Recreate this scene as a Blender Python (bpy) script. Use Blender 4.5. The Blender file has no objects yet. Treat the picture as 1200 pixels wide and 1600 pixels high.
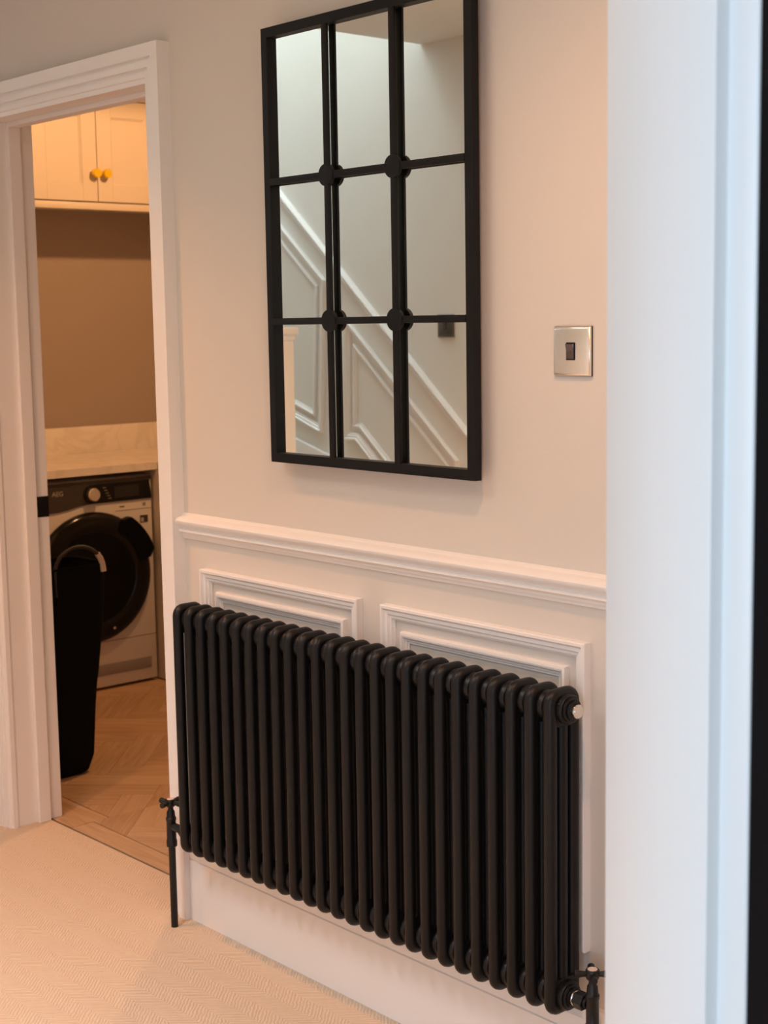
import bpy, bmesh, math, random
from mathutils import Vector, Matrix
random.seed(7)
sc = bpy.context.scene
COL = sc.collection

# ------------------------------------------------------------------ camera
cam = bpy.data.cameras.new('camera'); camo = bpy.data.objects.new('camera', cam); COL.objects.link(camo)
CAM = Vector((2.8688, -2.0061, 1.4555))
yaw, pitch, roll = math.radians(48.463), math.radians(7.2587), math.radians(-0.929)
F = Vector((-math.sin(yaw)*math.cos(pitch), math.cos(yaw)*math.cos(pitch), -math.sin(pitch)))
Rv = Vector((math.cos(yaw), math.sin(yaw), 0)); Uv = Rv.cross(F)
R2 = Rv*math.cos(roll) + Uv*math.sin(roll); U2 = -Rv*math.sin(roll) + Uv*math.cos(roll)
camo.matrix_world = Matrix(((R2.x, U2.x, -F.x, CAM.x), (R2.y, U2.y, -F.y, CAM.y), (R2.z, U2.z, -F.z, CAM.z), (0, 0, 0, 1)))
cam.sensor_fit = 'VERTICAL'; cam.sensor_height = 36.0; cam.lens = 2347.7/1600*36
cam.clip_start = 0.05
cam.dof.use_dof = True; cam.dof.focus_distance = 2.9; cam.dof.aperture_fstop = 52.8/6.5
sc.camera = camo

# ------------------------------------------------------------------ world, lights, exposure
sc.view_settings.view_transform = 'Standard'; sc.view_settings.look = 'None'
sc.view_settings.gamma = 1.0; sc.view_settings.exposure = -0.05
sc.view_settings.use_curve_mapping = False
w = bpy.data.worlds.new('world'); sc.world = w; w.use_nodes = True
w.node_tree.nodes['Background'].inputs[0].default_value = (0.80, 0.90, 1.0, 1)
w.node_tree.nodes['Background'].inputs[1].default_value = 0.15

def area(name, loc, target, sx, sy, energy, color):
    l = bpy.data.lights.new(name, 'AREA'); l.shape = 'RECTANGLE'; l.size = sx; l.size_y = sy
    l.energy = energy; l.color = color
    o = bpy.data.objects.new(name, l); COL.objects.link(o); o.location = loc
    d = Vector(target) - Vector(loc)
    o.rotation_euler = d.to_track_quat('-Z', 'Y').to_euler()
    return o
def spot(name, loc, energy, color, size=130, blend=0.6, radius=0.03, target=None):
    l = bpy.data.lights.new(name, 'SPOT'); l.energy = energy; l.color = color
    l.spot_size = math.radians(size); l.spot_blend = blend; l.shadow_soft_size = radius
    o = bpy.data.objects.new(name, l); COL.objects.link(o); o.location = loc
    if target: o.rotation_euler = (Vector(target)-Vector(loc)).to_track_quat('-Z', 'Y').to_euler()
    return o
WARM = (1.0, 0.52, 0.28)
spot('hall_downlight', (1.55, -0.75, 2.485), 44, WARM, 140, 0.8)
spot('hall_downlight', (-0.50, -0.80, 2.485), 72, (1.0, 0.42, 0.16), 112, 1.0)
spot('hall_fill_spot', (0.4, -1.5, 2.485), 252, (0.87, 0.885, 1.0), 110, 1.0, 0.33)  # added soft fill for the hall's ambient level, not a known fitting
area('hall_fill_area', (0.5, -1.45, 2.48), (0.5, -1.45, 0), 0.7, 0.7, 7.0, (1.0, 0.90, 0.64))  # unseen fill, added to lift the ceiling and the mirror reflection
spot('laundry_downlight', (-1.45, 1.25, 2.47), 63, (1.0, 0.505, 0.21), 176, 0.15)
area('kitchen_window_light', (3.6, -4.9, 1.35), (3.2, 0, 1.0), 2.8, 2.1, 129, (0.60, 0.80, 1.0))
area('stair_rooflight', (-2.75, -1.6, 4.95), (-2.75, -1.6, 0), 1.0, 0.8, 62, (0.77, 0.89, 1.0))

# ------------------------------------------------------------------ materials
def mat(name, color, rough=0.5, metal=0.0, spec=0.5, bump=None, noise=None, coat=0.0):
    """bump=(scale, strength); noise=(scale, amount) small colour mottling"""
    m = bpy.data.materials.new(name); m.use_nodes = True
    nt = m.node_tree; b = nt.nodes['Principled BSDF']
    b.inputs['Base Color'].default_value = (*color, 1); b.inputs['Roughness'].default_value = rough
    b.inputs['Metallic'].default_value = metal; b.inputs['Specular IOR Level'].default_value = spec
    b.inputs['Coat Weight'].default_value = coat
    tc = nt.nodes.new('ShaderNodeTexCoord')
    if noise:
        n = nt.nodes.new('ShaderNodeTexNoise'); n.inputs['Scale'].default_value = noise[0]; n.inputs['Detail'].default_value = 4
        nt.links.new(tc.outputs['Object'], n.inputs['Vector'])
        mx = nt.nodes.new('ShaderNodeMix'); mx.data_type = 'RGBA'
        a = noise[1]
        mx.inputs['A'].default_value = (*[c*(1-a) for c in color], 1); mx.inputs['B'].default_value = (*[min(1, c*(1+a)) for c in color], 1)
        nt.links.new(n.outputs['Fac'], mx.inputs['Factor']); nt.links.new(mx.outputs['Result'], b.inputs['Base Color'])
    if bump:
        n = nt.nodes.new('ShaderNodeTexNoise'); n.inputs['Scale'].default_value = bump[0]; n.inputs['Detail'].default_value = 3
        nt.links.new(tc.outputs['Object'], n.inputs['Vector'])
        bp = nt.nodes.new('ShaderNodeBump'); bp.inputs['Strength'].default_value = bump[1]; bp.inputs['Distance'].default_value = 0.002
        nt.links.new(n.outputs['Fac'], bp.inputs['Height']); nt.links.new(bp.outputs['Normal'], b.inputs['Normal'])
    return m
M = {}
M['wall'] = mat('hall_wall_paint', (0.735, 0.69, 0.645), 0.75, bump=(180, 0.12), noise=(2.5, 0.015))
M['trim'] = mat('satin_trim_paint', (0.915, 0.89, 0.88), 0.38, bump=(40, 0.04))
M['stairwall'] = mat('stair_wall_paint', (0.86, 0.84, 0.80), 0.7, bump=(150, 0.1), noise=(3, 0.02))
M['white'] = mat('white_gloss_paint', (0.83, 0.83, 0.83), 0.35, bump=(30, 0.03))
M['ceiling'] = mat('ceiling_paint', (0.80, 0.78, 0.75), 0.85, noise=(2, 0.01))
M['laundrywall'] = mat('laundry_wall_paint', (0.38, 0.315, 0.265), 0.75, bump=(150, 0.1), noise=(3, 0.02))
M['cabinet'] = mat('cream_cabinet_paint', (0.65, 0.585, 0.49), 0.45, bump=(60, 0.03))
M['black'] = mat('black_frame_paint', (0.005, 0.005, 0.0062), 0.5, spec=0.24, noise=(20, 0.15))
M['radiator'] = mat('anthracite_radiator_paint', (0.0046, 0.0046, 0.0055), 0.40, spec=0.33, bump=(300, 0.05))
M['valve'] = mat('matt_black_valve', (0.006, 0.006, 0.007), 0.4, spec=0.4, noise=(60, 0.2))
M['chrome'] = mat('polished_chrome', (0.78, 0.75, 0.71), 0.12, 1.0, noise=(8, 0.03))
M['rocker'] = mat('dark_chrome', (0.20, 0.17, 0.17), 0.12, 1.0, noise=(8, 0.03))
M['pewter'] = mat('dark_pewter', (0.16, 0.15, 0.135), 0.3, 1.0, noise=(12, 0.04))
M['nickel'] = mat('polished_nickel', (0.96, 0.92, 0.84), 0.27, 1.0, noise=(12, 0.04))
M['darkrubber'] = mat('dark_rubber', (0.01, 0.01, 0.01), 0.6, noise=(50, 0.2))  # near-black of the feet, plinth, mirror backing and switch back box
M['brass'] = mat('brushed_brass', (0.98, 0.66, 0.03), 0.35, 0.85, noise=(30, 0.05))
M['mirror'] = mat('silvered_mirror', (0.895, 0.935, 0.865), 0.012, 1.0)
M['appliance'] = mat('white_enamel', (0.74, 0.71, 0.67), 0.3, noise=(4, 0.01))
M['glossblack'] = mat('gloss_black_plastic', (0.007, 0.006, 0.006), 0.16, spec=0.3, noise=(10, 0.1))
M['panelgrey'] = mat('dark_grey_metal', (0.070, 0.060, 0.050), 0.35, 0.3, noise=(20, 0.1))
M['smoke'] = mat('smoked_door_glass', (0.003, 0.003, 0.0035), 0.08, spec=0.18, noise=(5, 0.1))
M['kick'] = mat('grey_kick_grille', (0.30, 0.27, 0.25), 0.6, noise=(20, 0.05))
M['fabric'] = mat('black_bag_fabric', (0.006, 0.006, 0.0065), 0.95, spec=0.1, bump=(220, 0.5), noise=(80, 0.3))
M['loop'] = mat('dark_handle_webbing', (0.03, 0.025, 0.024), 0.6, noise=(60, 0.2))
M['tag'] = mat('pale_handle_end', (0.62, 0.50, 0.40), 0.5, noise=(40, 0.1))
M['porcelain'] = mat('copper_cap', (0.95, 0.72, 0.60), 0.3, 0.4, noise=(30, 0.05))
M['larder'] = mat('black_larder_paint', (0.0035, 0.0035, 0.0045), 0.5, spec=0.08, noise=(6, 0.1))
M['edgestrip'] = mat('dark_threshold_strip', (0.02, 0.015, 0.012), 0.5, noise=(20, 0.2))
M['ink'] = mat('pale_print', (0.55, 0.48, 0.42), 0.6, noise=(20, 0.02))
M['screen'] = mat('dark_display', (0.02, 0.02, 0.022), 0.1, noise=(10, 0.1))

def carpet_mat():
    m = bpy.data.materials.new('herringbone_wool_carpet'); m.use_nodes = True; nt = m.node_tree; b = nt.nodes['Principled BSDF']
    N = lambda t: nt.nodes.new(t); L = nt.links.new
    def math_(op, a, b_=None):
        n = N('ShaderNodeMath'); n.operation = op
        for i, v in enumerate((a, b_)):
            if v is None: continue
            if isinstance(v, (int, float)): n.inputs[i].default_value = v
            else: L(v, n.inputs[i])
        return n.outputs[0]
    tc = N('ShaderNodeTexCoord')
    nz = N('ShaderNodeTexNoise'); nz.inputs['Scale'].default_value = 60; L(tc.outputs['Object'], nz.inputs['Vector'])
    sp = N('ShaderNodeSeparateXYZ'); L(tc.outputs['Object'], sp.inputs[0])
    wob = math_('MULTIPLY', math_('SUBTRACT', nz.outputs['Fac'], 0.5), 0.007)
    x = math_('ADD', sp.outputs['X'], wob); y = math_('ADD', sp.outputs['Y'], wob)
    band = math_('FLOOR', math_('DIVIDE', y, 0.046))
    sgn = math_('SUBTRACT', math_('MULTIPLY', math_('FLOORED_MODULO', band, 2.0), 2.0), 1.0)
    ph = math_('ADD', x, math_('MULTIPLY', y, sgn))
    s = math_('SINE', math_('MULTIPLY', ph, 2*math.pi/0.0105))
    rib = math_('ADD', math_('MULTIPLY', s, 0.5), 0.5)
    fine = N('ShaderNodeTexNoise'); fine.inputs['Scale'].default_value = 500; fine.inputs['Detail'].default_value = 3; L(tc.outputs['Object'], fine.inputs['Vector'])
    h = math_('ADD', rib, math_('MULTIPLY', fine.outputs['Fac'], 0.8))
    bp = N('ShaderNodeBump'); bp.inputs['Strength'].default_value = 0.5; bp.inputs['Distance'].default_value = 0.003
    L(h, bp.inputs['Height']); L(bp.outputs['Normal'], b.inputs['Normal'])
    mx = N('ShaderNodeMix'); mx.data_type = 'RGBA'
    mx.inputs['A'].default_value = (0.645, 0.495, 0.36, 1); mx.inputs['B'].default_value = (0.77, 0.605, 0.45, 1)
    f2 = math_('ADD', math_('MULTIPLY', rib, 0.55), math_('MULTIPLY', nz.outputs['Fac'], 0.45))
    L(f2, mx.inputs['Factor']); L(mx.outputs['Result'], b.inputs['Base Color'])
    b.inputs['Roughness'].default_value = 0.95; b.inputs['Specular IOR Level'].default_value = 0.1
    return m
M['carpet'] = carpet_mat()

def wood_mat(name, c1, c2):
    m = bpy.data.materials.new(name); m.use_nodes = True; nt = m.node_tree; b = nt.nodes['Principled BSDF']
    tc = nt.nodes.new('ShaderNodeTexCoord'); mp = nt.nodes.new('ShaderNodeMapping'); mp.inputs['Scale'].default_value = (3.5, 45, 20)
    nt.links.new(tc.outputs['UV'], mp.inputs['Vector'])
    n = nt.nodes.new('ShaderNodeTexNoise'); n.inputs['Scale'].default_value = 1.0; n.inputs['Detail'].default_value = 6; n.inputs['Distortion'].default_value = 1.2
    nt.links.new(mp.outputs[0], n.inputs['Vector'])
    r = nt.nodes.new('ShaderNodeValToRGB'); r.color_ramp.elements[0].position = 0.3; r.color_ramp.elements[1].position = 0.72
    r.color_ramp.elements[0].color = (*c1, 1); r.color_ramp.elements[1].color = (*c2, 1)
    nt.links.new(n.outputs['Fac'], r.inputs[0]); nt.links.new(r.outputs[0], b.inputs['Base Color'])
    b.inputs['Roughness'].default_value = 0.5; b.inputs['Specular IOR Level'].default_value = 0.3
    return m
WOODS = [wood_mat('oak_plank_a', (0.46, 0.285, 0.16), (0.60, 0.40, 0.25)), wood_mat('oak_plank_b', (0.42, 0.26, 0.145), (0.56, 0.37, 0.225)),
         wood_mat('oak_plank_c', (0.49, 0.31, 0.18), (0.64, 0.43, 0.27))]

def marble_mat():
    m = bpy.data.materials.new('veined_quartz'); m.use_nodes = True; nt = m.node_tree; b = nt.nodes['Principled BSDF']
    tc = nt.nodes.new('ShaderNodeTexCoord')
    n = nt.nodes.new('ShaderNodeTexNoise'); n.inputs['Scale'].default_value = 3.0; n.inputs['Detail'].default_value = 6; n.inputs['Distortion'].default_value = 1.5
    nt.links.new(tc.outputs['Object'], n.inputs['Vector'])
    r = nt.nodes.new('ShaderNodeValToRGB'); e = r.color_ramp.elements
    base = (0.88, 0.83, 0.76, 1)
    e[0].position = 0.44; e[0].color = base; e[1].position = 0.52; e[1].color = base
    v = e.new(0.48); v.color = (0.80, 0.745, 0.66, 1)
    nt.links.new(n.outputs['Fac'], r.inputs[0]); nt.links.new(r.outputs[0], b.inputs['Base Color'])
    b.inputs['Roughness'].default_value = 0.25
    return m
M['marble'] = marble_mat()

# ------------------------------------------------------------------ mesh helpers
def link(name, me, m, parent=None, smooth=False):
    o = bpy.data.objects.new(name, me); COL.objects.link(o)
    if m: me.materials.append(m)
    if parent: o.parent = parent
    if smooth:
        for p in me.polygons: p.use_smooth = True
    return o
def obj(name, bm, m, parent=None, smooth=None):
    bmesh.ops.recalc_face_normals(bm, faces=bm.faces[:])
    me = bpy.data.meshes.new(name)
    if smooth is not None:   # auto smooth by angle
        for f in bm.faces: f.smooth = True
        for e in bm.edges:
            if len(e.link_faces) == 2 and e.calc_face_angle(0) > math.radians(smooth): e.smooth = False
    bm.to_mesh(me); bm.free()
    return link(name, me, m, parent)
def box(bm, x0, x1, y0, y1, z0, z1, bev=0.0, seg=2):
    v = [bm.verts.new((x, y, z)) for x in (x0, x1) for y in (y0, y1) for z in (z0, z1)]
    fs = [bm.faces.new([v[i] for i in q]) for q in ((0, 1, 3, 2), (4, 6, 7, 5), (0, 4, 5, 1), (2, 3, 7, 6), (0, 2, 6, 4), (1, 5, 7, 3))]
    if bev > 0:
        ed = list({e for f in fs for e in f.edges})
        bmesh.ops.recalc_face_normals(bm, faces=fs)
        bmesh.ops.bevel(bm, geom=ed, offset=bev, segments=seg, affect='EDGES', profile=0.5)
    return fs
def bx(name, x0, x1, y0, y1, z0, z1, m, parent=None, bev=0.0, seg=2):
    bm = bmesh.new(); box(bm, x0, x1, y0, y1, z0, z1, bev, seg)
    return obj(name, bm, m, parent, 35 if bev else None)
def lathe(bm, prof, center, axis='z', n=24):
    """prof: list of (r, h) along axis"""
    c = Vector(center); rings = []
    for r, h in prof:
        ring = []
        for i in range(n):
            a = 2*math.pi*i/n
            p = {'z': (r*math.cos(a), r*math.sin(a), h), 'x': (h, r*math.cos(a), r*math.sin(a)), 'y': (r*math.cos(a), h, r*math.sin(a))}[axis]
            ring.append(bm.verts.new(c + Vector(p)))
        rings.append(ring)
    for a, b in zip(rings, rings[1:]):
        for i in range(n): bm.faces.new((a[i], a[(i+1) % n], b[(i+1) % n], b[i]))
    bm.faces.new(rings[0][::-1]); bm.faces.new(rings[-1])
def tube(bm, pts, r, n=12, closed=False):
    pts = [Vector(p) for p in pts]; N = len(pts); rings = []
    prev = None
    for i, p in enumerate(pts):
        if closed: t = (pts[(i+1) % N] - pts[i-1]).normalized()
        else: t = (pts[min(i+1, N-1)] - pts[max(i-1, 0)]).normalized()
        if prev is None:
            up = Vector((1, 0, 0)) if abs(t.x) < 0.9 else Vector((0, 0, 1))
            prev = t.cross(up).normalized()
        a = (prev - t*prev.dot(t)).normalized(); prev = a; b = t.cross(a)
        rings.append([bm.verts.new(p + a*r*math.cos(2*math.pi*k/n) + b*r*math.sin(2*math.pi*k/n)) for k in range(n)])
    for i in range(N if closed else N-1):
        A, B = rings[i], rings[(i+1) % N]
        for k in range(n): bm.faces.new((A[k], A[(k+1) % n], B[(k+1) % n], B[k]))
    if not closed: bm.faces.new(rings[0][::-1]); bm.faces.new(rings[-1])
def sweep(bm, path, prof, to3d, closed=False):
    """mitred sweep of profile [(s,t)] along a 2D path; s goes to the right of the direction of travel; to3d(a,b,t)"""
    P_ = [Vector(p) for p in path]; N = len(P_); rings = []
    def nrm(a, b):
        d = (b-a).normalized(); return Vector((d.y, -d.x))
    for i in range(N):
        if closed or 0 < i < N-1:
            n1 = nrm(P_[i-1], P_[i]); n2 = nrm(P_[i], P_[(i+1) % N])
            mm = (n1+n2); mm = mm/max(1e-6, mm.dot(n1))
        elif i == 0: mm = nrm(P_[0], P_[1])
        else: mm = nrm(P_[-2], P_[-1])
        rings.append([bm.verts.new(to3d(P_[i].x+mm.x*s, P_[i].y+mm.y*s, t)) for s, t in prof])
    k = len(prof)
    for i in range(N if closed else N-1):
        A, B = rings[i], rings[(i+1) % N]
        for j in range(k): bm.faces.new((A[j], A[(j+1) % k], B[(j+1) % k], B[j]))
    if not closed: bm.faces.new(rings[0][::-1]); bm.faces.new(rings[-1])
def extr(bm, pts2, to3d, a0, a1):
    """closed 2D outline extruded between a0 and a1; to3d(p, q, a)"""
    A = [bm.verts.new(to3d(p, q, a0)) for p, q in pts2]; B = [bm.verts.new(to3d(p, q, a1)) for p, q in pts2]
    n = len(pts2)
    for i in range(n): bm.faces.new((A[i], A[(i+1) % n], B[(i+1) % n], B[i]))
    bm.faces.new(A[::-1]); bm.faces.new(B)
def thing(name, label, cat, loc=(0, 0, 0), group=None):
    o = bpy.data.objects.new(name, None); COL.objects.link(o); o.location = loc; o.empty_display_size = 0.05
    o['label'] = label; o['category'] = cat
    if group: o['group'] = group
    bpy.context.view_layer.update()
    return o
def struct(o, label=None):
    o['kind'] = 'structure'
    if label: o['label'] = label
    return o
def sempty(name, label=None):
    o = bpy.data.objects.new(name, None); COL.objects.link(o); o.empty_display_size = 0.05
    return struct(o, label)
def reloc(root):
    """children were built in world space: keep them there under a moved root"""
    for c in root.children: c.matrix_parent_inverse = Matrix.Translation(root.location).inverted()

CH = 2.5      # hall ceiling height
# ------------------------------------------------------------------ the setting: hall wall with the laundry opening
OL, OR, OT = -1.055, -0.200, 2.03         # structural opening of the laundry doorway
bm = bmesh.new()
box(bm, -3.4, OL, 0, 0.145, 0, CH); box(bm, OL, OR, 0, 0.145, OT, CH); box(bm, OR, 2.04, 0, 0.145, 0, CH)
struct(obj('wall_back', bm, M['wall']), 'warm off-white hall wall carrying the mirror and the radiator')
struct(bx('floor', -3.4, 2.1, -2.1, 0.105, -0.02, 0, M['carpet']), 'beige herringbone carpet of the hall')
bm = bmesh.new()
box(bm, -1.45, 2.04, -2.1, 0.0, CH, CH+0.25); box(bm, -3.4, -1.45, -1.1, 0.0, CH, CH+0.25)
struct(obj('ceiling', bm, M['ceiling']), 'pale hall ceiling seen in the top of the mirror')
struct(bx('wall_front', -3.4, 2.04, -2.25, -2.1, 0, 5.0, M['stairwall']), 'panelled stair wall reflected in the mirror')
struct(bx('wall_left', -3.55, -3.4, -2.25, 0.145, 0, 5.0, M['stairwall']))
# walls of the stairwell above the hall ceiling, and its roof round the rooflight
struct(bx('wall_upper_right', -1.45, -1.30, -2.1, -0.95, CH+0.25, 5.0, M['stairwall']))
struct(bx('wall_upper_back', -3.4, -1.45, -1.1, -0.95, CH+0.25, 5.0, M['stairwall']))
struct(bx('ceiling_upper', -3.55, -1.30, -2.25, -0.95, 5.0, 5.1, M['ceiling']))

# wall between hall and kitchen, with the doorway the photo is taken through
KF, KN, KJ = 1.917, 2.041, -0.87
KX, KR = 2.0725, -0.851       # kitchen face of the wall; rebated face of the lining
bm = bmesh.new()
box(bm, KF+0.003, KX-0.003, KJ+0.04, 0.0, 0, CH); box(bm, KF+0.003, KX-0.003, -1.84, KJ+0.04, 2.14, CH); box(bm, KF+0.003, KX-0.003, -2.1, -1.84, 0, CH)
struct(obj('wall_right', bm, M['wall']))
d2 = sempty('door_2', 'white rebated doorway lining close to the camera in cool daylight')
def kl(x, y, z): return (x, y, z)
bm = bmesh.new()     # rebated jamb in section, extruded upwards
extr(bm, [(KF-0.002, KJ+0.0015), (KF-0.0005, KJ), (KN-0.003, KJ), (KN-0.0008, KJ+0.0008), (KN, KJ+0.003), (KN, KR), (KX-0.002, KR), (KX, KR+0.002), (KX, KJ+0.04), (KF-0.002, KJ+0.04)], kl, 0, 2.14)
obj('door_jamb', bm, M['white'], d2, 50)
bm = bmesh.new()
extr(bm, [(KF-0.002, -1.80), (KN, -1.80), (KN, -1.819), (KX, -1.819), (KX, -1.84), (KF-0.002, -1.84)], kl, 0, 2.14)
obj('door_jamb', bm, M['white'], d2)
bm = bmesh.new(); box(bm, KF-0.002, KN, -1.80, KJ, 2.10, 2.14); box(bm, KN, KX, -1.819, KR, 2.119, 2.14)
obj('door_head', bm, M['white'], d2)
# kitchen shell behind the camera
struct(bx('floor_kitchen', 2.10, 5.6, -5.0, 0.2, -0.02, 0, WOODS[1]))
struct(bx('ceiling_kitchen', 1.92, 5.6, -5.0, 0.2, CH, CH+0.1, M['ceiling']))
struct(bx('wall_kitchen_right', 5.6, 5.7, -5.0, 0.2, 0, CH, M['white']))
struct(bx('wall_kitchen_back', 2.04, 5.6, 0.1, 0.2, 0, CH, M['white']))
bm = bmesh.new(); box(bm, KX-0.003, KX, -5.0, -2.25, 0, CH)
struct(obj('wall_kitchen_left', bm, M['white']))
bm = bmesh.new(); box(bm, 2.04, 2.15, -5.1, -5.0, 0, CH); box(bm, 5.05, 5.6, -5.1, -5.0, 0, CH); box(bm, 2.15, 5.05, -5.1, -5.0, 2.4, CH); box(bm, 2.15, 5.05, -5.1, -5.0, 0, 0.25)
struct(obj('wall_kitchen_front', bm, M['white']))
# black larder beside the casing
ld = thing('larder_cabinet', 'tall black larder cabinet standing against the white doorway lining', 'cabinet', (2.36, -0.5, 0))
LY = KR+0.001
bx('side_panel', KX+0.001, 2.62, LY, LY+0.019, 0.0, 2.25, M['larder'], ld, 0.0012)
bx('carcass', KX+0.001, 2.60, LY+0.019, 0.02, 0.1, 2.25, M['larder'], ld)
bx('plinth', KX+0.001, 2.55, LY+0.019, 0.02, 0.0, 0.1, M['larder'], ld)
dd = bx('cabinet_door', 2.602, 2.622, LY+0.021, 0.02, 0.105, 2.245, M['larder'], ld, 0.002)
bm = bmesh.new(); tube(bm, [(2.622, -0.72, 1.0), (2.655, -0.72, 1.0), (2.655, -0.72, 1.3), (2.622, -0.72, 1.3)], 0.006)
obj('handle', bm, M['brass'], dd)
reloc(ld)

# ------------------------------------------------------------------ laundry doorway
d1 = sempty('door_1', 'white moulded doorway casing open to the laundry room')
def wall_(a, b, t): return (a, -t, b)
CX0, CX1, CZ = -1.115, -0.115, 2.100      # outer edges of the casing
cp = [(0, 0), (0, 0.035), (0.0300, 0.035), (0.0312, 0.0255), (0.0360, 0.0245), (0.0375, 0.0285), (0.0525, 0.0285), (0.0537, 0.0190), (0.0585, 0.0180),
      (0.0600, 0.0215), (0.0725, 0.0215), (0.0740, 0.0150), (0.0850, 0.0140), (0.085, 0)]
# path runs so that 'right of travel' points into the opening: up the left side, along, down the right
bm = bmesh.new(); sweep(bm, [(CX0, 0), (CX0, CZ), (CX1, CZ), (CX1, 0)], cp, wall_)
obj('casing', bm, M['trim'], d1, 30)
LL, LR, LT = -1.035, -0.195, 2.020        # lining faces
bm = bmesh.new(); box(bm, OL, LL, -0.001, 0.146, 0, LT, 0.001); obj('door_lining', bm, M['trim'], d1)
bm = bmesh.new(); box(bm, LR, OR+0.02, -0.001, 0.146, 0, LT, 0.001); obj('door_lining', bm, M['trim'], d1)
bm = bmesh.new(); box(bm, OL, OR+0.02, -0.001, 0.146, LT, OT+0.005, 0.001); obj('door_lining', bm, M['trim'], d1)
bm = bmesh.new()
box(bm, LL, LL+0.013, 0.066, 0.103, 0, LT, 0.0015); obj('door_stop', bm, M['trim'], d1)
bm = bmesh.new(); box(bm, LR-0.013, LR, 0.066, 0.103, 0, LT, 0.0015); obj('door_stop', bm, M['trim'], d1)
bm = bmesh.new(); box(bm, LL+0.013, LR-0.013, 0.066, 0.103, LT-0.013, LT, 0.0015); obj('door_stop', bm, M['trim'], d1)
o = bx('strike_plate', LL, LL+0.003, 0.108, 0.146, 0.905, 0.965, M['black'], d1, 0.001); o['label'] = 'black strike plate'

# ------------------------------------------------------------------ dado rail, panel mouldings, baseboard
dp = [(1.009, 0), (1.007, 0.006), (1.003, 0.009), (1.001, 0.018), (0.997, 0.025), (0.992, 0.028), (0.986, 0.027), (0.981, 0.022), (0.976, 0.016),
      (0.972, 0.014), (0.9705, 0.018), (0.966, 0.0185), (0.963, 0.014), (0.960, 0.010), (0.956, 0.0095), (0.953, 0.006), (0.948, 0.005), (0.946, 0)]
bm = bmesh.new(); extr(bm, dp, lambda z, t, x: (x, -t, z), -0.118, KF)
struct(obj('trim_1', bm, M['trim'], None, 40), 'white moulded dado rail across the hall wall')
outer = [(0, 0), (0, 0.017), (0.002, 0.019), (0.007, 0.019), (0.011, 0.0135), (0.018, 0.0135), (0.021, 0.009), (0.026, 0.009), (0.028, 0.005), (0.031, 0.004), (0.031, 0)]
inner = [(0, 0), (0, 0.006), (0.002, 0.011), (0.006, 0.0125), (0.010, 0.011), (0.013, 0.006), (0.017, 0.0055), (0.0185, 0.003), (0.022, 0.003), (0.022, 0)]
def panel(name, x0, x1, z0, z1, label):
    p = sempty(name, label)
    bm = bmesh.new(); sweep(bm, [(x0, z0), (x0, z1), (x1, z1), (x1, z0)], outer, wall_, True); obj('outer_moulding', bm, M['trim'], p, 30)
    e = 0.051
    bm = bmesh.new(); sweep(bm, [(x0+e, z0+e), (x0+e, z1-e), (x1-e, z1-e), (x1-e, z0+e)], inner, wall_, True); obj('inner_moulding', bm, M['trim'], p, 30)
panel('trim_2', -0.036, 0.533, 0.31, 0.883, 'white double panel moulding behind the far half of the radiator')
panel('trim_3', 0.606, 1.152, 0.31, 0.883, 'white double panel moulding behind the near half of the radiator')
bbp = [(0, 0), (0, 0.020), (0.1515, 0.020), (0.153, 0.016), (0.1555, 0.016), (0.157, 0.020), (0.185, 0.019), (0.195, 0.012), (0.205, 0.009), (0.208, 0)]
bm = bmesh.new(); extr(bm, bbp, lambda z, t, x: (x, -t, z), -0.115, KF)
struct(obj('baseboard_back', bm, M['trim'], None, 30), 'tall white baseboard under the radiator')
bm = bmesh.new(); extr(bm, bbp, lambda z, t, x: (x, -t, z), -3.4, CX0)
struct(obj('baseboard_back_2', bm, M['trim'], None, 30))
bm = bmesh.new(); extr(bm, bbp, lambda z, t, x: (x, -2.1+t, z), -1.2, KF)
struct(obj('baseboard_front', bm, M['trim'], None, 30))

# ------------------------------------------------------------------ stair wall mouldings (seen in the mirror)
def opp(a, b, t): return (a, -2.1+t, b)
rail = [(0, 0), (0, 0.008), (0.004, 0.022), (0.010, 0.025), (0.017, 0.016), (0.024, 0.012), (0.027, 0.016), (0.032, 0.015), (0.035, 0.008), (0.042, 0.006), (0.045, 0)]
bm = bmesh.new(); sweep(bm, [(-3.4, 2.94), (-1.19, 1.02), (-1.10, 1.005), (1.917, 1.005)], rail, opp)
struct(obj('trim_4', bm, M['trim'], None, 30), 'sloping dado rail of the stair wall in the mirror')
def stair_panel(name, pts, label):
    p = sempty(name, label)
    bm = bmesh.new(); sweep(bm, pts, outer, opp, True); obj('outer_moulding', bm, M['trim'], p, 30)
    # inset path
    P_ = [Vector(q) for q in pts]; q2 = []
    for i in range(len(P_)):
        d1_ = (P_[i]-P_[i-1]).normalized(); d2_ = (P_[(i+1) % len(P_)]-P_[i]).normalized()
        n1 = Vector((d1_.y, -d1_.x)); n2 = Vector((d2_.y, -d2_.x)); mm = n1+n2; mm = mm/mm.dot(n1)
        q2.append(P_[i]+mm*0.051)
    bm = bmesh.new(); sweep(bm, q2, inner, opp, True); obj('inner_moulding', bm, M['trim'], p, 30)
stair_panel('trim_5', [(-3.0, 1.28), (-3.0, 2.43), (-2.047, 1.627), (-2.085, 0.985)], 'stair wall panel moulding under the upper rail in the mirror')
stair_panel('trim_6', [(-1.935, 0.965), (-1.920, 1.472), (-1.262, 0.915), (-1.262, 0.50), (-1.30, 0.50), (-1.86, 0.965)], 'stair wall panel moulding beside the lower rail in the mirror')
bm = bmesh.new()
extr(bm, [(-3.4, 1.22), (-2.30, 0.965), (-2.03, 0.892), (-1.20, 0.208), (-1.20, 0.0), (-2.0, 0.62), (-3.4, 0.62)], lambda a, b, t: (a, -2.1+t, b), 0.0, 0.02)
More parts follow.
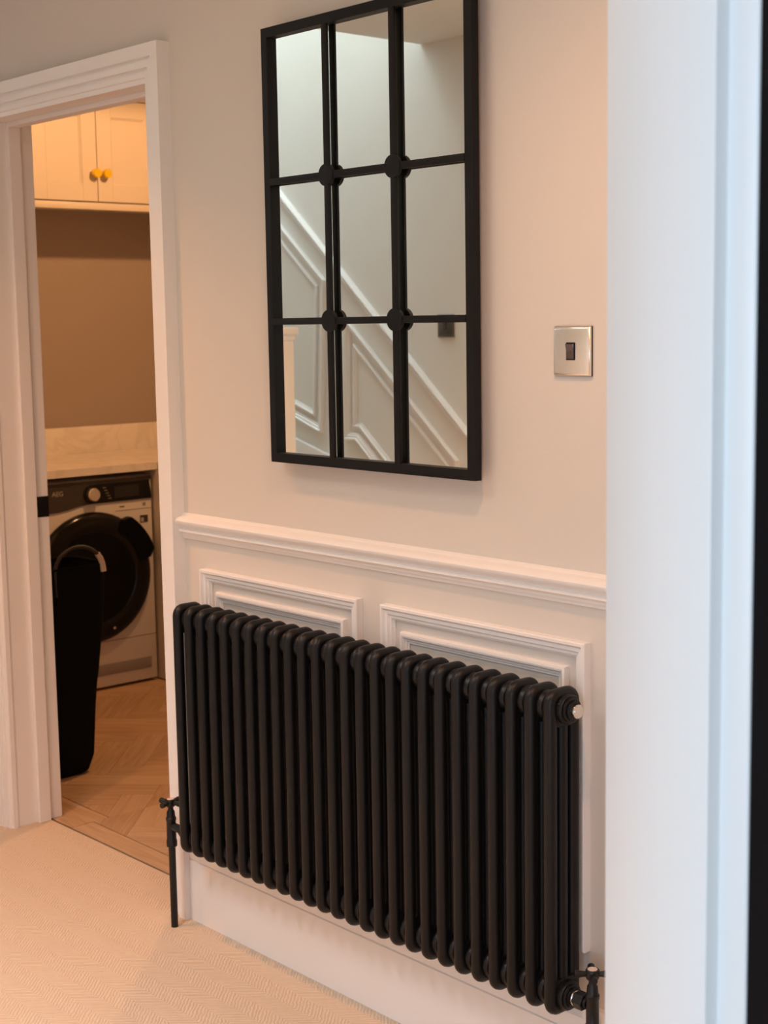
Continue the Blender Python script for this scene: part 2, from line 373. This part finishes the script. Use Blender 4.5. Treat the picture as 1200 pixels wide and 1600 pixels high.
struct(obj('baseboard_stairs', bm, M['trim']), 'sloping white skirting board of the stair wall in the mirror')
stairs = sempty('floor_stairs', 'carpeted stairs rising along the panelled wall')
for i in range(4):
    x1 = -1.27 - 0.23*i; x0 = x1-0.23 if i < 3 else -3.4
    bm = bmesh.new(); box(bm, x0, x1+0.015, -2.08, -1.3, 0.19*i, 0.19*(i+1), 0.008)
    obj('stair_tread', bm, M['carpet'], stairs)
npost = thing('newel_post', 'white square newel post with a flat cap, reflected at the mirror edge', 'newel post', (-1.362, -1.3, 0))
NX, NY = -1.362, -1.30
bx('post', NX-0.045, NX+0.045, NY-0.045, NY+0.045, 0, 1.412, M['trim'], npost, 0.003)
bm = bmesh.new(); box(bm, NX-0.058, NX+0.058, NY-0.058, NY+0.058, 1.412, 1.437, 0.004); box(bm, NX-0.050, NX+0.050, NY-0.050, NY+0.050, 1.392, 1.414, 0.004)
obj('post_cap', bm, M['trim'], npost, 35)
reloc(npost)

# ------------------------------------------------------------------ light switches
def make_switch(cx, yw, cz, ny, label, plate_m):
    """ny = -1: plate faces -y"""
    t = thing('light_switch', label, 'light switch', (cx, yw, cz))
    Y = lambda d: yw + ny*d
    bm = bmesh.new(); box(bm, cx-0.043, cx+0.043, min(Y(0), Y(0.003)), max(Y(0), Y(0.003)), cz-0.0435, cz+0.0435)
    obj('back_box', bm, M['darkrubber'], t)
    # dished plate: flat face with rounded bevelled rim
    bm = bmesh.new(); y0, y1 = sorted((Y(0.003), Y(0.009)))
    box(bm, cx-0.0425, cx+0.0425, y0, y1, cz-0.043, cz+0.043)
    bmesh.ops.recalc_face_normals(bm, faces=bm.faces[:])
    front = [f for f in bm.faces if abs(f.normal.y - ny) < 0.1][0]
    bmesh.ops.bevel(bm, geom=list(front.edges), offset=0.0055, segments=4, affect='EDGES', profile=0.5)
    obj('plate', bm, plate_m, t, 50)
    y0, y1 = sorted((Y(0.0088), Y(0.0096)))
    bm = bmesh.new(); box(bm, cx-0.0105, cx+0.0105, y0, y1, cz-0.0155, cz+0.0155, 0.0003)
    sur = obj('rocker_surround', bm, M['glossblack'], t)
    bm = bmesh.new()
    # tilted rocker: wedge in z/y
    pr = [(cz-0.013, 0.0095), (cz-0.013, 0.0108), (cz, 0.0112), (cz+0.012, 0.0142), (cz+0.013, 0.0135), (cz+0.013, 0.0095)]
    extr(bm, pr, lambda z, d, x: (x, Y(d), z), cx-0.0085, cx+0.0085)
    obj('rocker', bm, M['rocker'], t)
    reloc(t); return t
make_switch(1.113, 0.0, 1.397, -1, 'polished metal single light switch on the wall beside the mirror', M['nickel'])
make_switch(-1.325, -2.1, 1.432, 1, 'square dark metal light switch seen reflected in the bottom mirror pane', M['pewter'])

# ------------------------------------------------------------------ mirror
MX0, MX1, MZ0, MZ1 = 0.2845, 0.905, 1.157, 2.063
mr = thing('wall_mirror', 'black metal window-style wall mirror with nine panes above the radiator', 'mirror', (0.595, -0.02, MZ0))
YF, YG = -0.040, -0.027       # front of frame, face of glass
fr = [(0, 0.022), (0, 0.0395), (0.0006, 0.040), (0.0194, 0.040), (0.020, 0.0394), (0.020, 0.022)]
for nm, seg in (('frame_side', 0), ('frame_top', 1), ('frame_side', 2), ('frame_bottom', 3)):
    pts = [(MX0, MZ0), (MX0, MZ1), (MX1, MZ1), (MX1, MZ0)]
    a, b = pts[seg], pts[(seg+1) % 4]
    # mitred piece
    bm = bmesh.new(); full = [Vector(p) for p in pts]
    A, B = Vector(a), Vector(b); d = (B-A).normalized(); n = Vector((d.y, -d.x))
    ra = [bm.verts.new(wall_(A.x+n.x*s+d.x*s, A.y+n.y*s+d.y*s, t)) for s, t in fr]
    rb = [bm.verts.new(wall_(B.x+n.x*s-d.x*s, B.y+n.y*s-d.y*s, t)) for s, t in fr]
    k = len(fr)
    for j in range(k): bm.faces.new((ra[j], ra[(j+1) % k], rb[(j+1) % k], rb[j]))
    bm.faces.new(ra[::-1]); bm.faces.new(rb)
    obj(nm, bm, M['black'], mr)
bx('backing_board', MX0+0.03, MX1-0.03, -0.0225, 0.0, MZ0+0.03, MZ1-0.03, M['darkrubber'], mr)
VX = [(0.483, 0.499), (0.683, 0.699)]; HZ = [(1.450, 1.464), (1.741, 1.755)]
for x0, x1 in VX: bx('muntin', x0, x1, YF, YF+0.006, MZ0+0.02, MZ1-0.02, M['black'], mr, 0.0005)
for z0, z1 in HZ: bx('muntin', MX0+0.02, MX1-0.02, YF-0.0012, YF+0.006, z0, z1, M['black'], mr, 0.0005)
for x0, x1 in VX:
    for z0, z1 in HZ:
        bm = bmesh.new(); lathe(bm, [(0.0215, -0.0035), (0.0220, -0.0030), (0.0220, 0.0048), (0.0215, 0.0052)], ((x0+x1)/2, YF, (z0+z1)/2), 'y', 32)
        obj('disc', bm, M['black'], mr, 40)
xs = [MX0+0.004, (VX[0][0]+VX[0][1])/2, (VX[1][0]+VX[1][1])/2, MX1-0.004]; zs = [MZ0+0.004, (HZ[0][0]+HZ[0][1])/2, (HZ[1][0]+HZ[1][1])/2, MZ1-0.004]
for i in range(3):
    for j in range(3):
        bx('mirror_pane', xs[i], xs[i+1], YG, YG+0.004, zs[j], zs[j+1], M['mirror'], mr)
reloc(mr)

# ------------------------------------------------------------------ radiator
RF, RB, RM = -0.105, -0.047, -0.076       # front, back and middle tube rows
ZB, ZT = 0.2184, 0.815
rad = thing('column_radiator', 'long matt black column radiator fixed below the dado rail', 'radiator', (0.575, RM, ZB))
tr = 0.0122
def section_mesh():
    bm = bmesh.new()
    y0, y1, z0, z1 = RF-RM, RB-RM, ZB+tr-0.0002, ZT-tr
    c = 0.015; pts = []
    for cy, cz, a0 in ((y1-c, z1-c, 90), (y0+c, z1-c, 180), ):
        pass
    def arc(cy, cz, a0, a1, n=6):
        return [(0, cy+c*math.cos(math.radians(a0+(a1-a0)*k/n)), cz+c*math.sin(math.radians(a0+(a1-a0)*k/n))) for k in range(n+1)]
    pts = arc(y1-c, z1-c, 0, 90) + arc(y0+c, z1-c, 90, 180) + arc(y0+c, z0+c, 180, 270) + arc(y1-c, z0+c, 270, 360)
    tube(bm, pts, tr, 14, True)
    tube(bm, [(0, 0, z0), (0, 0, z1)], tr*0.95, 12)
    for za, zb in ((z0-0.002, z0+0.056), (z1-0.056, z1+0.002)):
        box(bm, -0.0115, 0.0115, y0+0.004, y1-0.004, za, zb, 0.005, 2)
    for zc in (ZB+0.036, ZT-0.037):      # hubs between the sections
        lathe(bm, [(0.020, -0.0229), (0.0255, -0.0222), (0.0275, -0.0165), (0.0275, 0.0165), (0.0255, 0.0222), (0.020, 0.0229)], (0, 0, zc), 'x', 24)
    bmesh.ops.recalc_face_normals(bm, faces=bm.faces[:])
    me = bpy.data.meshes.new('radiator_section')
    for f in bm.faces: f.smooth = True
    for e in bm.edges:
        if len(e.link_faces) == 2 and e.calc_face_angle(0) > math.radians(45): e.smooth = False
    bm.to_mesh(me); bm.free(); me.materials.append(M['radiator']); return me
sm = section_mesh()
for i in range(26):
    o = bpy.data.objects.new('radiator_section', sm); COL.objects.link(o); o.parent = rad
    o.location = (0.046*i - 0.575, 0, -ZB)
XE = 25*0.046
ZH, ZL = ZT-0.037, ZB+0.036
def bush(x, z, sgn, nm='end_bush'):
    bm = bmesh.new()
    p = [(0.0275, 0.011), (0.0275, 0.019), (0.0255, 0.021), (0.0225, 0.021), (0.0225, 0.026), (0.0205, 0.0275), (0.0175, 0.0275), (0.0175, 0.031), (0.0150, 0.032)]
    lathe(bm, [(r, h*sgn) for r, h in p], (x, RM, z), 'x', 28)
    return obj(nm, bm, M['radiator'], rad, 35)
b1 = bush(XE, ZH, 1); bush(XE, ZL, 1); bush(0, ZH, -1); bush(0, ZL, -1)
bm = bmesh.new(); lathe(bm, [(0.0115, 0.030), (0.0125, 0.032), (0.0125, 0.039), (0.0108, 0.041), (0.004, 0.0415)], (XE, RM, ZH), 'x', 24)
o = obj('air_vent_plug', bm, M['chrome'], rad, 35); o['label'] = 'chrome air vent plug'
for bxp in (0.16, 1.0):    # wall brackets between radiator and wall
    bx('wall_bracket', bxp-0.012, bxp+0.012, RB+0.008, -0.001, ZH-0.05, ZH-0.02, M['radiator'], rad, 0.001)
    bx('wall_bracket', bxp-0.012, bxp+0.012, RB+0.008, -0.012, ZL+0.02, ZL+0.05, M['radiator'], rad, 0.001)
reloc_children = [c for c in rad.children if c.data is not sm]
for c in reloc_children: c.matrix_parent_inverse = Matrix.Translation(rad.location).inverted()

def make_valve(x, sgn, label, ang):
    """sgn: direction from the valve towards the radiator along x"""
    t = thing('radiator_valve', label, 'valve', (x, RM, 0), 'radiator valves')
    z = ZL
    bm = bmesh.new()
    lathe(bm, [(0.0110, -0.052), (0.0130, -0.050), (0.0130, -0.036), (0.0116, -0.034), (0.0116, 0.012), (0.0127, 0.014), (0.0127, 0.020), (0.0105, 0.023), (0.0095, 0.036), (0.0068, 0.040), (0.0060, 0.052)], (x, RM, z), 'z', 20)
    obj('valve_body', bm, M['valve'], t, 35)
    bm = bmesh.new()
    xe = (XE+0.030) if sgn < 0 else -0.030
    L_ = abs(x - xe)
    lathe(bm, [(0.010, 0.010*sgn), (0.010, (L_-0.022)*sgn)], (x, RM, z), 'x', 16)
    lathe(bm, [(0.0145, (L_-0.026)*sgn), (0.0165, (L_-0.024)*sgn), (0.0165, (L_-0.007)*sgn), (0.0150, (L_-0.005)*sgn)], (x, RM, z), 'x', 6)
    obj('union_nut', bm, M['valve'], t)
    bm = bmesh.new(); lathe(bm, [(0.0125, (L_-0.006)*sgn), (0.0140, (L_-0.004)*sgn), (0.0140, (L_+0.001)*sgn)], (x, RM, z), 'x', 20)
    o = obj('tail_collar', bm, M['nickel'], t, 35); o['label'] = 'bright metal collar'
    # cross head
    bm = bmesh.new(); zh = z+0.052
    lathe(bm, [(0.007, -0.006), (0.0105, -0.003), (0.0125, 0.002), (0.0125, 0.013), (0.0115, 0.0145)], (x, RM, zh), 'z', 20)
    for k in range(4):
        a = math.radians(ang + 90*k); dx, dy = math.cos(a), math.sin(a)
        p = [(x+dx*q, RM+dy*q, zh+0.006) for q in (0.008, 0.018, 0.024, 0.031)]
        ring = []
        # tapered arm, thicker at its end
        for q, r in zip(p, (0.0046, 0.0052, 0.0068, 0.0068)):
            side = Vector((-dy, dx, 0)); up = Vector((0, 0, 1))
            ring.append([bm.verts.new(Vector(q) + side*r*math.cos(2*math.pi*j/10) + up*r*math.sin(2*math.pi*j/10)) for j in range(10)])
        for A, B in zip(ring, ring[1:]):
            for j in range(10): bm.faces.new((A[j], A[(j+1) % 10], B[(j+1) % 10], B[j]))
        bm.faces.new(ring[0][::-1]); bm.faces.new(ring[-1])
    hd = obj('cross_handle', bm, M['valve'], t, 40)
    bm = bmesh.new(); lathe(bm, [(0.0088, 0.0143), (0.0088, 0.0152), (0.007, 0.0158)], (x, RM, zh), 'z', 20)
    o = obj('handle_cap', bm, M['porcelain'], t, 40); o['label'] = 'copper coloured cap'
    bm = bmesh.new(); lathe(bm, [(0.0086, 0.0), (0.0086, z-0.045)], (x, RM, 0), 'z', 16); obj('feed_pipe', bm, M['valve'], t, 40)
    for c in t.children: c.matrix_parent_inverse = Matrix.Translation(t.location).inverted()
    return t
make_valve(1.222, -1, 'black cross-head radiator valve at the chrome-plugged end of the radiator', 225)
make_valve(-0.103, 1, 'black cross-head radiator valve standing before the laundry doorway casing', 195)

# ------------------------------------------------------------------ laundry room shell
LX, LYB = -2.92, 1.95
struct(bx('wall_laundry_left', LX-0.1, LX, 0.145, LYB, 0, CH, M['laundrywall']), 'taupe laundry wall under the cream wall cabinet')
struct(bx('wall_laundry_back', LX-0.1, 0.6, LYB, LYB+0.1, 0, CH, M['laundrywall']))
struct(bx('wall_laundry_right', 0.5, 0.6, 0.145, LYB, 0, CH, M['laundrywall']))
struct(bx('ceiling_laundry', LX-0.1, 0.6, 0.145, LYB+0.1, CH, CH+0.1, M['ceiling']))
fl = struct(bx('floor_laundry', LX, 0.5, 0.105, LYB, -0.02, -0.004, M['edgestrip']), 'oak herringbone floor of the laundry room')
def plank(poly, origin, ang, wd):
    bm = bmesh.new(); uv = bm.loops.layers.uv.new('UVMap')
    z0, z1 = -0.0045, 0.0
    a = [bm.verts.new((p[0], p[1], z0)) for p in poly]; b = [bm.verts.new((p[0], p[1], z1)) for p in poly]
    n = len(poly)
    bm.faces.new(a[::-1]); bm.faces.new(b)
    for i in range(n): bm.faces.new((a[i], a[(i+1) % n], b[(i+1) % n], b[i]))
    ca, sa = math.cos(ang), math.sin(ang); off = random.random()*9
    for f in bm.faces:
        for l in f.loops:
            x, y = l.vert.co.x-origin[0], l.vert.co.y-origin[1]
            l[uv].uv = (x*ca+y*sa+off, -x*sa+y*ca+off)
    return obj('plank', bm, wd, fl)
def clip(poly, nx, ny, d):
    out = []
    for i in range(len(poly)):
        p, q = poly[i], poly[(i+1) % len(poly)]
        sp, sq = p[0]*nx+p[1]*ny-d, q[0]*nx+q[1]*ny-d
        if sp >= 0: out.append(p)
        if sp*sq < 0:
            t = sp/(sp-sq); out.append((p[0]+(q[0]-p[0])*t, p[1]+(q[1]-p[1])*t))
    return out
# two threshold boards of different width
plank([(-1.034, 0.113), (-0.9245, 0.113), (-0.9245, 0.2378), (LX, 0.2378), (LX, 0.147), (-1.034, 0.147)], (0, 0), 0, WOODS[0])
plank([(-0.9215, 0.113), (-0.196, 0.113), (-0.196, 0.147), (0.49, 0.147), (0.49, 0.1838), (-0.9215, 0.1838)], (0, 0), 0, WOODS[2])
WP, LP = 0.100, 0.400; g = 0.0004
c45 = math.sqrt(0.5); cnt = 0
for i in range(-30, 31):
    for j in range(-12, 13):
        for kind in (0, 1):
            # herringbone in rotated axes (p,q): horizontals at ((i*W)+j*..., i*W)
            if kind == 0: p0, q0, dp_, dq_ = i*WP + j*2*LP, i*WP, LP, WP
            else: p0, q0, dp_, dq_ = i*WP + j*2*LP - WP, i*WP, WP, LP
            if kind == 1: p0, q0 = i*WP + j*2*LP + LP, i*WP - LP + WP
            rect = [(p0+g, q0+g), (p0+dp_-g, q0+g), (p0+dp_-g, q0+dq_-g), (p0+g, q0+dq_-g)]
            poly = [((p-q)*c45 - 1.3, (p+q)*c45 + 0.6) for p, q in rect]
            for part in ((-2.36, -0.9245, 0.2420), (-0.9245, 0.1, 0.1880)):
                pl = clip(clip(clip(clip(poly, 1, 0, part[0]), -1, 0, -part[1]), 0, 1, part[2]), 0, -1, -1.50)
                if len(pl) >= 3:
                    ar = abs(sum(pl[k][0]*pl[(k+1) % len(pl)][1]-pl[(k+1) % len(pl)][0]*pl[k][1] for k in range(len(pl))))/2
                    if ar > 0.0004:
                        plank(pl, (0, 0), math.radians(45 if kind == 0 else 135), random.choice(WOODS)); cnt += 1

# ------------------------------------------------------------------ laundry furniture
wt = thing('worktop', 'pale veined stone worktop and upstand above the washing machine', 'worktop', (-2.6, 1.0, 0.873))
bm = bmesh.new(); extr(bm, [(LX, 0.147), (-2.275, 0.147), (-2.275, 1.325), (0.3, 1.325), (0.3, LYB), (LX, LYB)], lambda x, y, z: (x, y, z), 0.873, 0.903)
bmesh.ops.recalc_face_normals(bm, faces=bm.faces[:])
obj('slab', bm, M['marble'], wt)
bx('upstand', LX, LX+0.02, 0.147, LYB-0.02, 0.903, 1.018, M['marble'], wt, 0.001)
bx('upstand', LX+0.02, 0.3, LYB-0.02, LYB, 0.903, 1.018, M['marble'], wt, 0.001)
reloc(wt)

def shaker_door(par, name, y0, y1, z0, z1, xf, m, stile=0.068, th=0.02):
    """door facing +x, front face at xf"""
    bm = bmesh.new()
    box(bm, xf-th, xf, y0, y0+stile, z0, z1, 0.0012); box(bm, xf-th, xf, y1-stile, y1, z0, z1, 0.0012)
    box(bm, xf-th, xf, y0+stile, y1-stile, z1-stile, z1, 0.0012); box(bm, xf-th, xf, y0+stile, y1-stile, z0, z0+stile, 0.0012)
    d = obj(name, bm, m, par)
    bx('inset_panel', xf-th+0.002, xf-0.009, y0+stile-0.002, y1-stile+0.002, z0+stile-0.002, z1-stile+0.002, m, d)
    # small bead round the panel
    bm = bmesh.new(); sweep(bm, [(y0+stile, z0+stile), (y0+stile, z1-stile), (y1-stile, z1-stile), (y1-stile, z0+stile)], [(0, 0), (0, 0.006), (0.006, 0.002), (0.008, 0)], lambda a, b, t: (xf-0.009+t, a, b), True)
    obj('panel_bead', bm, m, d)
    return d
XC = -2.55
wc = thing('wall_cabinet', 'cream shaker wall cabinet with brass knobs in the laundry room', 'cabinet', (XC-0.18, 1.27, 1.93))
bx('carcass', LX, XC-0.021, 0.968, 1.945, 1.945, 2.48, M['cabinet'], wc, 0.001)
dl = shaker_door(wc, 'cabinet_door', 0.970, 1.2685, 1.955, 2.362, XC, M['cabinet'])
dr = shaker_door(wc, 'cabinet_door', 1.2715, 1.570, 1.955, 2.362, XC, M['cabinet'])
bx('cornice', LX, XC-0.002, 0.966, 1.948, 2.366, 2.499, M['cabinet'], wc, 0.002)
bx('light_pelmet', XC-0.03, XC-0.004, 0.966, 1.948, 1.922, 1.950, M['cabinet'], wc, 0.002)
shaker_door(wc, 'cabinet_door', 1.573, 1.943, 1.955, 2.362, XC, M['cabinet'])
for d_, yk in ((dl, 1.250), (dr, 1.297)):
    bm = bmesh.new(); lathe(bm, [(0.009, 0.0), (0.009, 0.003), (0.006, 0.006), (0.0065, 0.014), (0.0165, 0.018), (0.0185, 0.021), (0.0185, 0.038), (0.017, 0.040)], (XC, yk, 2.065), 'x', 20)
    o = obj('knob', bm, M['brass'], d_, 35); o['label'] = 'brass knob'
reloc(wc)

bc = thing('base_cabinet', 'cream base cabinet panel beside the washing machine under the worktop', 'cabinet', (-1.6, 1.6, 0))
bx('carcass', -2.28, -0.4, 1.36, LYB-0.004, 0.02, 0.870, M['cabinet'], bc, 0.001)
bx('plinth', -2.26, -0.4, 1.39, LYB-0.02, 0.0, 0.02, M['darkrubber'], bc)
bx('filler_panel', -2.60, -2.06, 1.322, 1.36, 0.006, 0.870, M['cabinet'], bc, 0.001)
for k in range(2):
    bx('cabinet_door', -2.057+0.6*k, -1.460+0.6*k, 1.340, 1.36, 0.02, 0.865, M['cabinet'], bc, 0.0015)
reloc(bc)

# washing machine, front facing +x
XW, WY0, WY1 = -2.30, 0.717, 1.312
wm = thing('washing_machine', 'white front-loading washing machine with a black round door', 'washing machine', (-2.6, 1.015, 0))
bx('body', XW-0.58, XW, WY0, WY1, 0.012, 0.850, M['appliance'], wm, 0.006)
bx('top_strip', XW-0.002, XW+0.004, WY0+0.002, WY1-0.002, 0.834, 0.849, M['panelgrey'], wm, 0.001)
for yy in (WY0+0.06, WY1-0.06):
    for xx in (XW-0.06, XW-0.5):
        bm = bmesh.new(); lathe(bm, [(0.018, 0), (0.018, 0.014)], (xx, yy, 0), 'z', 12); obj('foot', bm, M['darkrubber'], wm)
def front(a, b, t): return (XW+t, a, b)
# control panel: grey left part with its dipping lower edge, black display part
WC, DZ = 1.030, 0.463
bm = bmesh.new()
extr(bm, [(WY0+0.003, 0.833), (1.030, 0.833), (1.030, 0.757), (0.975, 0.752), (0.925, 0.742), (0.880, 0.736), (WY0+0.003, 0.732)], front, -0.002, 0.005)
obj('control_panel', bm, M['panelgrey'], wm)
bm = bmesh.new()
extr(bm, [(1.030, 0.833), (1.299, 0.833), (1.309, 0.757), (1.030, 0.757)], front, -0.002, 0.0055)
cpn = obj('control_panel', bm, M['glossblack'], wm)
bx('display', XW+0.005, XW+0.0062, 1.135, 1.250, 0.772, 0.818, M['screen'], wm)
bm = bmesh.new(); lathe(bm, [(0.036, 0.004), (0.036, 0.009), (0.033, 0.011)], (XW, 1.030, 0.795), 'x', 28); kb = obj('dial_ring', bm, M['glossblack'], wm, 35)
bm = bmesh.new(); lathe(bm, [(0.0265, 0.010), (0.0265, 0.030), (0.0235, 0.034), (0.010, 0.0345)], (XW, 1.030, 0.795), 'x', 28); o = obj('dial', bm, M['nickel'], wm, 35); o['label'] = 'brushed metal dial'
for k in range(5):
    bm = bmesh.new(); box(bm, XW+0.005, XW+0.0061, 1.083+0.006*k, 1.097+0.006*k, 0.816-0.011*k, 0.8175-0.011*k); obj('indicator_mark', bm, M['ink'], wm)
def text(body, y, z, size, m, par, name):
    cu = bpy.data.curves.new(name, 'FONT'); cu.body = body; cu.size = size; cu.extrude = 0.0003; cu.align_x = 'CENTER'; cu.align_y = 'CENTER'
    to = bpy.data.objects.new(name+'_tmp', cu); COL.objects.link(to)
    dg = bpy.context.evaluated_depsgraph_get(); me = bpy.data.meshes.new_from_object(to.evaluated_get(dg))
    bpy.data.objects.remove(to)
    me.transform(Matrix(((0, 0, 1, XW+0.0055), (1, 0, 0, y), (0, 1, 0, z), (0, 0, 0, 1))))
    me.materials.clear()
    return link(name, me, m, par)
text('AEG', 0.882, 0.808, 0.026, M['ink'], wm, 'brand_lettering')
# round door
def ring_profile():
    return [(0.262, 0.0), (0.262, 0.010), (0.255, 0.022), (0.240, 0.030), (0.215, 0.034), (0.192, 0.032), (0.182, 0.024)]
bm = bmesh.new(); n = 64; rings = []
for r, h in ring_profile():
    rings.append([bm.verts.new((XW+h, WC-0.005+r*math.cos(2*math.pi*i/n), DZ+r*math.sin(2*math.pi*i/n))) for i in range(n)])
for A, B in zip(rings, rings[1:]):
    for i in range(n): bm.faces.new((A[i], A[(i+1) % n], B[(i+1) % n], B[i]))
dr_ = obj('porthole_door', bm, M['glossblack'], wm, 40)
bm = bmesh.new(); lathe(bm, [(0.183, 0.023), (0.170, 0.016), (0.120, 0.010), (0.05, 0.006), (0.01, 0.0055)], (XW, WC-0.005, DZ), 'x', 48)
obj('door_glass', bm, M['smoke'], dr_, 50)
bm = bmesh.new(); arcp = []
for k in range(9):
    a = math.radians(14 + 46*k/8); r = 0.283 if 0 < k < 8 else 0.255
    arcp.append((WC-0.005+r*math.cos(a), DZ+r*math.sin(a)))
for k in range(9):
    a = math.radians(60 - 46*k/8); arcp.append((WC-0.005+0.205*math.cos(a), DZ+0.205*math.sin(a)))
extr(bm, arcp, front, 0.004, 0.042)
obj('door_handle', bm, M['larder'], dr_)
bm = bmesh.new(); lathe(bm, [(0.006, 0.030), (0.006, 0.036), (0.004, 0.037)], (XW, 1.095, 0.255), 'x', 12); obj('chrome_stud', bm, M['chrome'], dr_)
# seams, sticker, kick grille
bx('drawer_seam', XW-0.001, XW+0.0006, WY0+0.004, WY1-0.004, 0.196, 0.199, M['kick'], wm)
bx('drawer_seam', XW-0.001, XW+0.0006, 1.14, WY1-0.004, 0.716, 0.7185, M['kick'], wm)
bx('kick_grille', XW-0.002, XW+0.003, WY0+0.03, 1.283, 0.060, 0.105, M['kick'], wm, 0.001)
st = bx('rating_sticker', XW, XW+0.0012, 1.253, 1.290, 0.660, 0.690, M['panelgrey'], wm)
bx('sticker_patch', XW+0.0012, XW+0.0016, 1.257, 1.270, 0.664, 0.680, M['ink'], st)
bx('logo_mark', XW, XW+0.0008, 1.160, 1.182, 0.731, 0.736, M['panelgrey'], wm)
bx('logo_mark', XW, XW+0.0008, 1.268, 1.282, 0.728, 0.742, M['kick'], wm)
reloc(wm)

# ------------------------------------------------------------------ black fabric bag
bag = thing('storage_bag', 'tall black fabric bag with a looped handle on the laundry floor', 'bag', (-1.45, 0.33, 0))
secs = [(0.0, 0.088, 0.205, 0.432), (0.012, 0.100, 0.193, 0.445), (0.06, 0.104, 0.188, 0.462), (0.22, 0.106, 0.182, 0.476), (0.34, 0.108, 0.176, 0.496), (0.5, 0.110, 0.170, 0.514), (0.64, 0.112, 0.165, 0.526), (0.685, 0.110, 0.166, 0.524)]
bm = bmesh.new(); rings = []; n = 40
for z, hx, y0, y1 in secs:
    ring = []
    for i in range(n):
        a = 2*math.pi*i/n; ca, sa = math.cos(a), math.sin(a); e = 0.32
        x = -1.455 + hx*math.copysign(abs(ca)**e, ca); y = (y0+y1)/2 + (y1-y0)/2*math.copysign(abs(sa)**e, sa)
        wv = 0.003*math.sin(z*31+i*0.9)*(0 if z < 0.02 else 1)
        ring.append(bm.verts.new((x+wv, y+wv*0.7, z)))
    rings.append(ring)
for A, B in zip(rings, rings[1:]):
    for i in range(n): bm.faces.new((A[i], A[(i+1) % n], B[(i+1) % n], B[i]))
bm.faces.new(rings[0][::-1])
# sunken opening at the top
cx, cy = -1.455, 0.34
low = [bm.verts.new((cx+(v.co.x-cx)*0.90, cy+(v.co.y-cy)*0.92, 0.60)) for v in rings[-1]]
for i in range(n): bm.faces.new((rings[-1][i], rings[-1][(i+1) % n], low[(i+1) % n], low[i]))
bm.faces.new(low)
obj('bag_body', bm, M['fabric'], bag, 50)
bm = bmesh.new(); tube(bm, [(v_.x, v_.y, 0.686) for v_ in []] or [(-1.455+0.11*math.copysign(abs(math.cos(t))**0.32, math.cos(t)), 0.345+0.179*math.copysign(abs(math.sin(t))**0.32, math.sin(t)), 0.686) for t in [2*math.pi*k/40 for k in range(40)]], 0.005, 8, True)
obj('rim_binding', bm, M['fabric'], bag, 60)
hp = []
for k in range(15):
    a = math.pi*k/14
    hp.append((-1.348, 0.418-0.088*math.cos(a), 0.672+0.080*math.sin(a)))
bm = bmesh.new(); tube(bm, [(-1.347, 0.330, 0.60)] + hp[:-3], 0.0065, 10); obj('handle_loop', bm, M['loop'], bag, 60)
bm = bmesh.new(); tube(bm, hp[-4:] + [(-1.347, 0.507, 0.662)], 0.0095, 10); o = obj('handle_end', bm, M['tag'], bag, 60); o['label'] = 'pale handle end'
reloc(bag)
